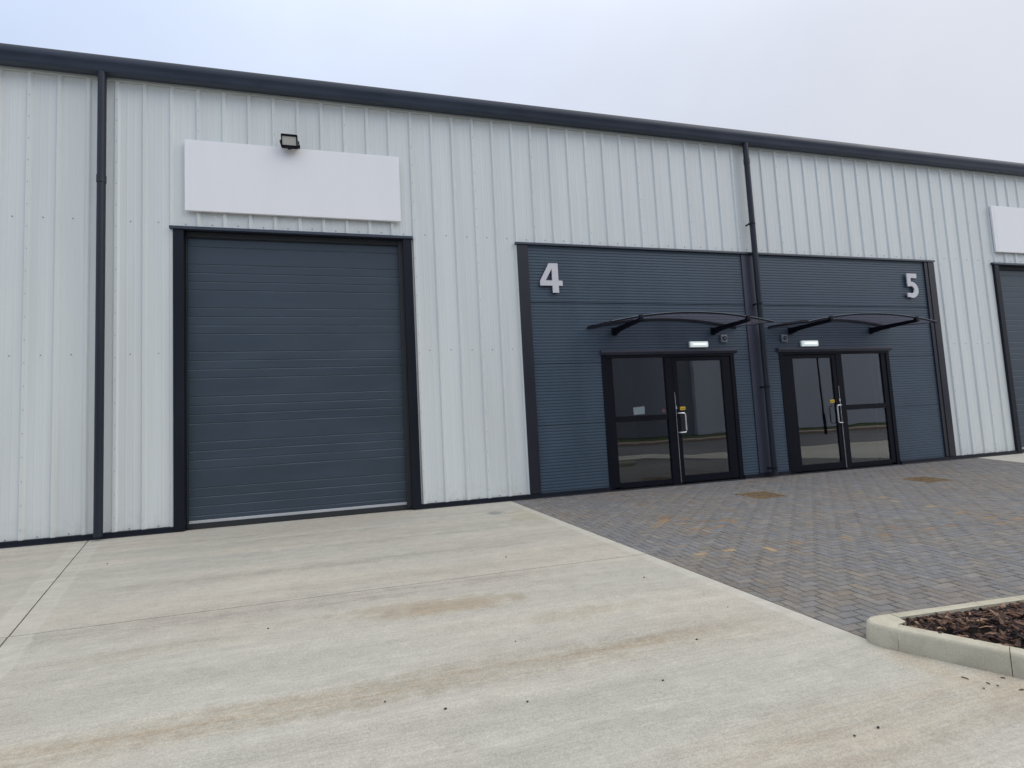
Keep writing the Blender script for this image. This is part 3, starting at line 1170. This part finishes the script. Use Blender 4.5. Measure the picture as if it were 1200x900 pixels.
cover(10.13, -1.44, 'rusty square drain cover in the paving in front of the downpipe between the doors')
cover(13.22, -1.55, 'rusty square drain cover in the paving in front of the right entrance')

# ------------------------------------------------------------------ bark bed
KH = .118
GRP = 'kerb stones edging the bark bed'
T0 = Vector((7.50, -5.520))
B1 = Vector((1.0, -.080)).normalized()        # along the back
F0 = Vector((7.335, -5.712))
F1 = Vector((.533, -.846)).normalized()         # along the front
nB = Vector((-B1.y, B1.x))                    # outwards (towards the building)
nF = Vector((F1.y, -F1.x))                    # outwards (towards the concrete)
KW = .085


def kerb(p, d, nout, length, label, name='kerb_stone'):
    """kerb with a battered face, rounded top edge"""
    m = mb('kerb')
    prof = [(0, -.045), (0, .03), (-.008, KH - .022), (-.013, KH - .008), (-.022, KH - .001), (-KW, KH), (-KW, -.045)]
    rings = []
    N = 6
    for i in range(N + 1):
        q = p + d * (length * i / N)
        rings.append([(q.x + nout.x * a, q.y + nout.y * a, b + gz(q.y)) for a, b in prof])
    n = len(prof)
    v = [x for r in rings for x in r]
    f = [tuple(range(n)), tuple(range(len(v) - n, len(v)))]
    for i in range(N):
        for k in range(n):
            f.append((i * n + k, i * n + (k + 1) % n, (i + 1) * n + (k + 1) % n, (i + 1) * n + k))
    m.poly(v, f)
    mid = p + d * (length / 2)
    return m.build(name, None, smooth=True, loc=(mid.x, mid.y, gz(mid.y)), label=label, category='kerb', group=GRP)


# corner block: quadrant swept from the back line round to the front line
m = mb('kerb')
arcp = [T0] + [Vector(q) for q in ((7.445, -5.5155), (7.395, -5.515), (7.350, -5.520), (7.315, -5.534), (7.294, -5.556), (7.284, -5.584), (7.284, -5.616), (7.293, -5.648), (7.309, -5.676))] + [F0]
N = len(arcp) - 1
inner = Vector((7.475, -5.655))
prof = [(0, -.045), (0, .03), (.008, KH - .022), (.013, KH - .008), (.022, KH - .001)]
v = []
for q in arcp:
    dd = (inner - q).normalized()
    for a, b in prof:
        w = q + dd * a
        v.append((w.x, w.y, b + gz(w.y)))
pB, pF = T0 - nB * KW, F0 - nF * KW
v += [(pF.x, pF.y, KH + gz(pF.y)), (inner.x, inner.y, KH + gz(inner.y)), (pB.x, pB.y, KH + gz(pB.y)),
      (pF.x, pF.y, -.045 + gz(pF.y)), (inner.x, inner.y, -.045 + gz(inner.y)), (pB.x, pB.y, -.045 + gz(pB.y))]
n = len(prof)
f = []
for i in range(N):
    for k in range(n - 1):
        f.append((i * n + k, i * n + k + 1, (i + 1) * n + k + 1, (i + 1) * n + k))
L = (N + 1) * n
f.append(tuple(i * n + n - 1 for i in range(N + 1)) + (L, L + 1, L + 2))
f += [(L, L + 3, L + 4, L + 1), (L + 1, L + 4, L + 5, L + 2)]
f.append(tuple(range(0, n)) + (L + 2, L + 5))
f.append(tuple(range(N * n + n - 1, N * n - 1, -1)) + (L + 3, L))
m.poly(v, f)
m.build('kerb_stone', None, smooth=True, loc=(7.4, -5.62, gz(-5.62)), label='rounded pale concrete corner kerb at the pointed end of the bark bed', category='kerb', group=GRP)
q = F0.copy()
frontlab = ['straight pale concrete kerb in front of the bark, between rounded corner and dark joint',
            'pale concrete kerb right of the dark joint in front of the bark',
            'third pale concrete kerb from the rounded corner along the front of the bark',
            'fourth pale concrete kerb from the rounded corner along the front of the bark']
for i, ln in enumerate((.455, .915, .915, .915)):
    kerb(q + F1 * .0015, F1, nF, ln - .003, frontlab[i])
    q = q + F1 * ln
Fend = q
q = T0.copy()
backlab = ['pale concrete kerb behind the bark beside the block paving, next to rounded corner',
           'second pale concrete kerb from the rounded corner, behind the bark',
           'third pale concrete kerb from the rounded corner, behind the bark',
           'fourth pale concrete kerb from the rounded corner, behind the bark',
           'fifth pale concrete kerb from the rounded corner, behind the bark']
for i in range(5):
    kerb(q + B1 * .0015, B1, nB, .912, backlab[i])
    q = q + B1 * .915
Bend = q

# bark mulch: an earth bed under loose chips
m = mb('bark')
a0 = inner
poly = [a0, Fend - nF * KW, Bend - nB * KW]
m.tone = (.03, .022, .020)
SEG = 14
for i in range(SEG):
    for k in range(SEG - i):
        def pt(a, b):
            w = a0 + (poly[1] - a0) * (a / SEG) + (poly[2] - a0) * (b / SEG)
            dist = min(a, b, SEG - a - b) / SEG
            return (w.x, w.y, gz(w.y) + KH - .045 + min(dist * .6, .05))
        m.face([pt(i, k), pt(i + 1, k), pt(i, k + 1)])
        if i + k < SEG - 1:
            m.face([pt(i + 1, k), pt(i + 1, k + 1), pt(i, k + 1)])
rr = random.Random(3)
tones = [(.040, .026, .025), (.028, .020, .021), (.056, .037, .031), (.085, .056, .042), (.145, .10, .072), (.022, .017, .019), (.045, .030, .030), (.24, .18, .13), (.070, .045, .030), (.032, .024, .026)]


def chip(m, x, y, z, L, Wd, T, yaw, pitch, roll):
    mat = Matrix.Rotation(yaw, 3, 'Z') @ Matrix.Rotation(pitch, 3, 'Y') @ Matrix.Rotation(roll, 3, 'X')
    v = []
    for sx in (-1, 0, 1):
        taper = 1 if sx == 0 else rr.uniform(.35, .9)
        for sy in (-1, 1):
            for sz in (-1, 1):
                q = mat @ Vector((sx * L / 2 * rr.uniform(.85, 1.1), sy * Wd / 2 * taper, sz * T / 2 + (.12 * L if sx == 0 else 0) * .5))
                v.append((x + q.x, y + q.y, z + q.z))
    f = [(0, 1, 3, 2), (8, 10, 11, 9)]
    for b in (0, 4):
        f += [(b, b + 4, b + 5, b + 1), (b + 2, b + 3, b + 7, b + 6), (b, b + 2, b + 6, b + 4), (b + 1, b + 5, b + 7, b + 3)]
    m.poly(v, f)


cnt = 0
while cnt < 5200:
    # most of the chips where the bed is near the corner
    if rr.random() < .8:
        x, y = rr.uniform(7.4, 9.6), rr.uniform(-7.2, -5.6)
    else:
        x, y = rr.uniform(7.4, 12.0), rr.uniform(-8.4, -5.6)
    w = Vector((x, y))
    db = -(w - T0).dot(nB) - KW
    df = -(w - F0).dot(nF) - KW
    e1 = Bend - nB * KW
    e2 = Fend - nF * KW
    s_ = (e2 - e1)
    de = (w - e1).x * s_.y - (w - e1).y * s_.x
    if db < -.006 or df < -.012 or de < 0:
        continue
    dist = min(db, df)
    m.tone = tuple(q * k_ * v_ for q, k_, v_ in zip(rr.choice(tones), (1.18, 1.0, .92), (rr.uniform(.8, 1.25),) * 3))
    z = gz(y) + KH - .030 + min(max(dist, 0) * .25, .06) + rr.uniform(-.006, .018)
    if dist < .03:
        z = max(z, gz(y) + KH - .02)
    L = rr.uniform(.02, .075)
    chip(m, x, y, z, L, rr.uniform(.010, .028), rr.uniform(.003, .008), rr.uniform(0, 6.28), rr.gauss(0, .35), rr.gauss(0, .5))
    cnt += 1
m.tone = None
m.build('bark_mulch', None, kind='stuff', label='dark brown bark chip mulch filling the kerbed bed', category='mulch')

# chips and grit strayed onto the concrete
for x, y, L in ((7.356, -6.03, .045), (7.403, -6.10, .025), (7.336, -6.125, .02), (7.52, -6.09, .025), (7.478, -6.19, .035), (7.42, -6.13, .015)):
    m = mb('bark')
    m.tone = (.11, .085, .065)
    chip(m, x, y, gz(y) + .003, L * .7, .006, .003, rr.uniform(0, 3), .02, 0)
    m.build('wood_chip', None, loc=(x, y, gz(y)), label='dark wood chip lying on the pale concrete in front of the kerb', category='wood chip', group='wood chips strayed onto the concrete')
for x, y in ((5.8, -3.02), (4.592, -5.245), (4.871, -5.41), (5.26, -5.488), (6.698, -4.074), (5.973, -5.54), (6.9, -4.85), (5.385, -4.83), (1.876, -1.51), (2.43, -.29), (3.85, -4.02), (6.41, -5.2), (6.61, -6.19), (6.47, -6.2), (2.5, -.33), (6.33, -.95)):
    bm = bmesh.new()
    bmesh.ops.create_icosphere(bm, subdivisions=1, radius=rr.uniform(.004, .0075))
    for w in bm.verts:
        w.co = Vector((w.co.x * rr.uniform(.8, 1.5), w.co.y * rr.uniform(.7, 1.1), w.co.z * .7)) + Vector((x, y, gz(y) + .004))
    m = mb('grit')
    m.add(bm)
    m.build('grit_stone', None, loc=(x, y, gz(y)), label='tiny dark stone lying loose on the pale concrete', category='stone', group='loose dark grit on the concrete')

# ------------------------------------------------------------------ across the yard (seen only in the glass)
zf_ = gz(-12)
M['brickpave'] = painted('warm brick paving', (.33, .255, .205), .8, .10, .2, (1, 1, 1))
m = mb('brickpave')
m.box(-40, 70, -21.5, -19.6, zf_ - .05, zf_ + .10)
m.build('pavement', None, kind='structure')
m = mb('grass')
m.box(-40, 70, -25, -21.52, zf_ - .05, zf_ + .12)
m.build('grass_verge', None, kind='structure')
LP = root('lamp_post', (31.6, -18.0, zf_), 'slim dark lamp post across the yard, a thin upright line in the door glass', 'lamp post')
m = mb('alu')
m.tube([(31.6, -18, zf_ - .04), (31.6, -18, zf_ + 1.2)], .09, 14).tube([(31.6, -18, zf_ + 1.2), (31.6, -18, 6.0)], .055, 14)
m.build('post', LP, smooth=True)
m = mb('alu')
m.box(31.45, 31.75, -18.1, -17.3, 6.0, 6.1, .02)
m.build('lamp_head', LP)
FB = root('facing_warehouse', (15, -29, zf_), 'dark grey clad warehouse across the yard, seen only as a reflection in the door glass', 'building')
m = mb('farwall')
m.box(-40, 30.0, -40, -29, zf_, 8.2)
m.build('wall', FB)
m = mb('farlight')
m.box(30.02, 70, -40, -28.6, zf_, 8.2)
m.build('light_wall', FB)
m = mb('roof')
m.poly([(-41, -28.3, 8.21), (71, -28.3, 8.21), (71, -34.5, 9), (-41, -34.5, 9), (-41, -40.5, 8.21), (71, -40.5, 8.21)], [(0, 1, 2, 3), (3, 2, 5, 4), (0, 3, 4), (1, 5, 2), (0, 4, 5, 1)])
m.build('roof', FB)

# ------------------------------------------------------------------ light
w = bpy.data.worlds.new('World')
sc.world = w
w.use_nodes = True
nt = w.node_tree
bg = nt.nodes['Background']
SUN = Vector((.66, -.50, .62)).normalized()
el = math.asin(SUN.z)
az = math.atan2(SUN.x, SUN.y)
sky = nt.nodes.new('ShaderNodeTexSky')
sky.sky_type = 'NISHITA'
sky.sun_disc = False
sky.sun_elevation = el
sky.sun_rotation = az
sky.air_density = 1.0
sky.dust_density = 3.0
tc = nt.nodes.new('ShaderNodeTexCoord')
sx = nt.nodes.new('ShaderNodeSeparateXYZ')
nt.links.new(tc.outputs['Generated'], sx.inputs[0])
mr = nt.nodes.new('ShaderNodeMapRange')
mr.inputs['From Min'].default_value = 0
mr.inputs['From Max'].default_value = 1
mr.inputs['To Min'].default_value = 7.05
mr.inputs['To Max'].default_value = 25.0
cu = nt.nodes.new('ShaderNodeMath')
cu.operation = 'POWER'
cu.inputs[1].default_value = 5.0
cu.use_clamp = True
nt.links.new(sx.outputs[2], cu.inputs[0])
nt.links.new(cu.outputs[0], mr.inputs['Value'])
# thin bluish cloud to the left, greyer to the right, soft unevenness
nz = nt.nodes.new('ShaderNodeTexNoise')
nz.inputs['Scale'].default_value = 2.4
nz.inputs['Detail'].default_value = 5
nt.links.new(tc.outputs['Generated'], nz.inputs['Vector'])
mz = nt.nodes.new('ShaderNodeMapRange')
for i, q in zip(('From Min', 'From Max', 'To Min', 'To Max'), (.3, .7, .93, 1.05)):
    mz.inputs[i].default_value = q
nt.links.new(nz.outputs[0], mz.inputs['Value'])
lr = nt.nodes.new('ShaderNodeMapRange')
for i, q in zip(('From Min', 'From Max', 'To Min', 'To Max'), (-.55, .75, 0, 1)):
    lr.inputs[i].default_value = q
nt.links.new(sx.outputs[0], lr.inputs['Value'])
cr = nt.nodes.new('ShaderNodeMix')
cr.data_type = 'RGBA'
cr.inputs[6].default_value = (.85, 1.00, 1.30, 1)
cr.inputs[7].default_value = (1.01, 1.05, 1.16, 1)
nt.links.new(lr.outputs[0], cr.inputs[0])
m1 = nt.nodes.new('ShaderNodeMath')
m1.operation = 'MULTIPLY'
nt.links.new(mr.outputs[0], m1.inputs[0])
nt.links.new(mz.outputs[0], m1.inputs[1])
vs = nt.nodes.new('ShaderNodeVectorMath')
vs.operation = 'SCALE'
zc_ = nt.nodes.new('ShaderNodeMapRange')              # the cloud overhead is neutral
zc_.inputs['From Min'].default_value = .62
zc_.inputs['From Max'].default_value = .85
nt.links.new(sx.outputs[2], zc_.inputs['Value'])
nm = nt.nodes.new('ShaderNodeMix')
nm.data_type = 'RGBA'
nm.inputs[7].default_value = (1.04, 1.02, .99, 1)
nt.links.new(zc_.outputs[0], nm.inputs[0])
nt.links.new(cr.outputs[2], nm.inputs[6])
nt.links.new(nm.outputs[2], vs.inputs[0])
nt.links.new(m1.outputs[0], vs.inputs['Scale'])
mixs = nt.nodes.new('ShaderNodeMix')
mixs.data_type = 'RGBA'
mixs.inputs[0].default_value = .92
nt.links.new(sky.outputs[0], mixs.inputs[6])
nt.links.new(vs.outputs[0], mixs.inputs[7])
nt.links.new(mixs.outputs[2], bg.inputs[0])
bg.inputs[1].default_value = .10

sd = bpy.data.lights.new('sun', 'SUN')
sd.energy = .6
sd.angle = R(34)
sd.color = (1, .97, .92)
so = bpy.data.objects.new('sun', sd)
col.objects.link(so)
so.rotation_euler = SUN.to_track_quat('Z', 'Y').to_euler()
so.location = (20, -15, 20)

# ------------------------------------------------------------------ camera
cd = bpy.data.cameras.new('camera')
cd.sensor_width = 36
cd.lens = 612 / 1200 * 36
cd.clip_end = 2000
co = bpy.data.objects.new('camera', cd)
col.objects.link(co)
r = Vector((.96332137, -.26315485, -.05254959))
u = Vector((.02995017, -.08916787, .99556621))
f = Vector((.26667381, .96062408, .07801578))
mw = Matrix.Identity(4)
for i in range(3):
    mw[i][0], mw[i][1], mw[i][2] = r[i], u[i], -f[i]
mw[0][3], mw[1][3], mw[2][3] = 4.55618767, -8.0484692, 1.18343115
co.matrix_world = mw
sc.camera = co

sc.view_settings.view_transform = 'Standard'
sc.view_settings.look = 'None'
sc.view_settings.exposure = .06
sc.view_settings.gamma = 1
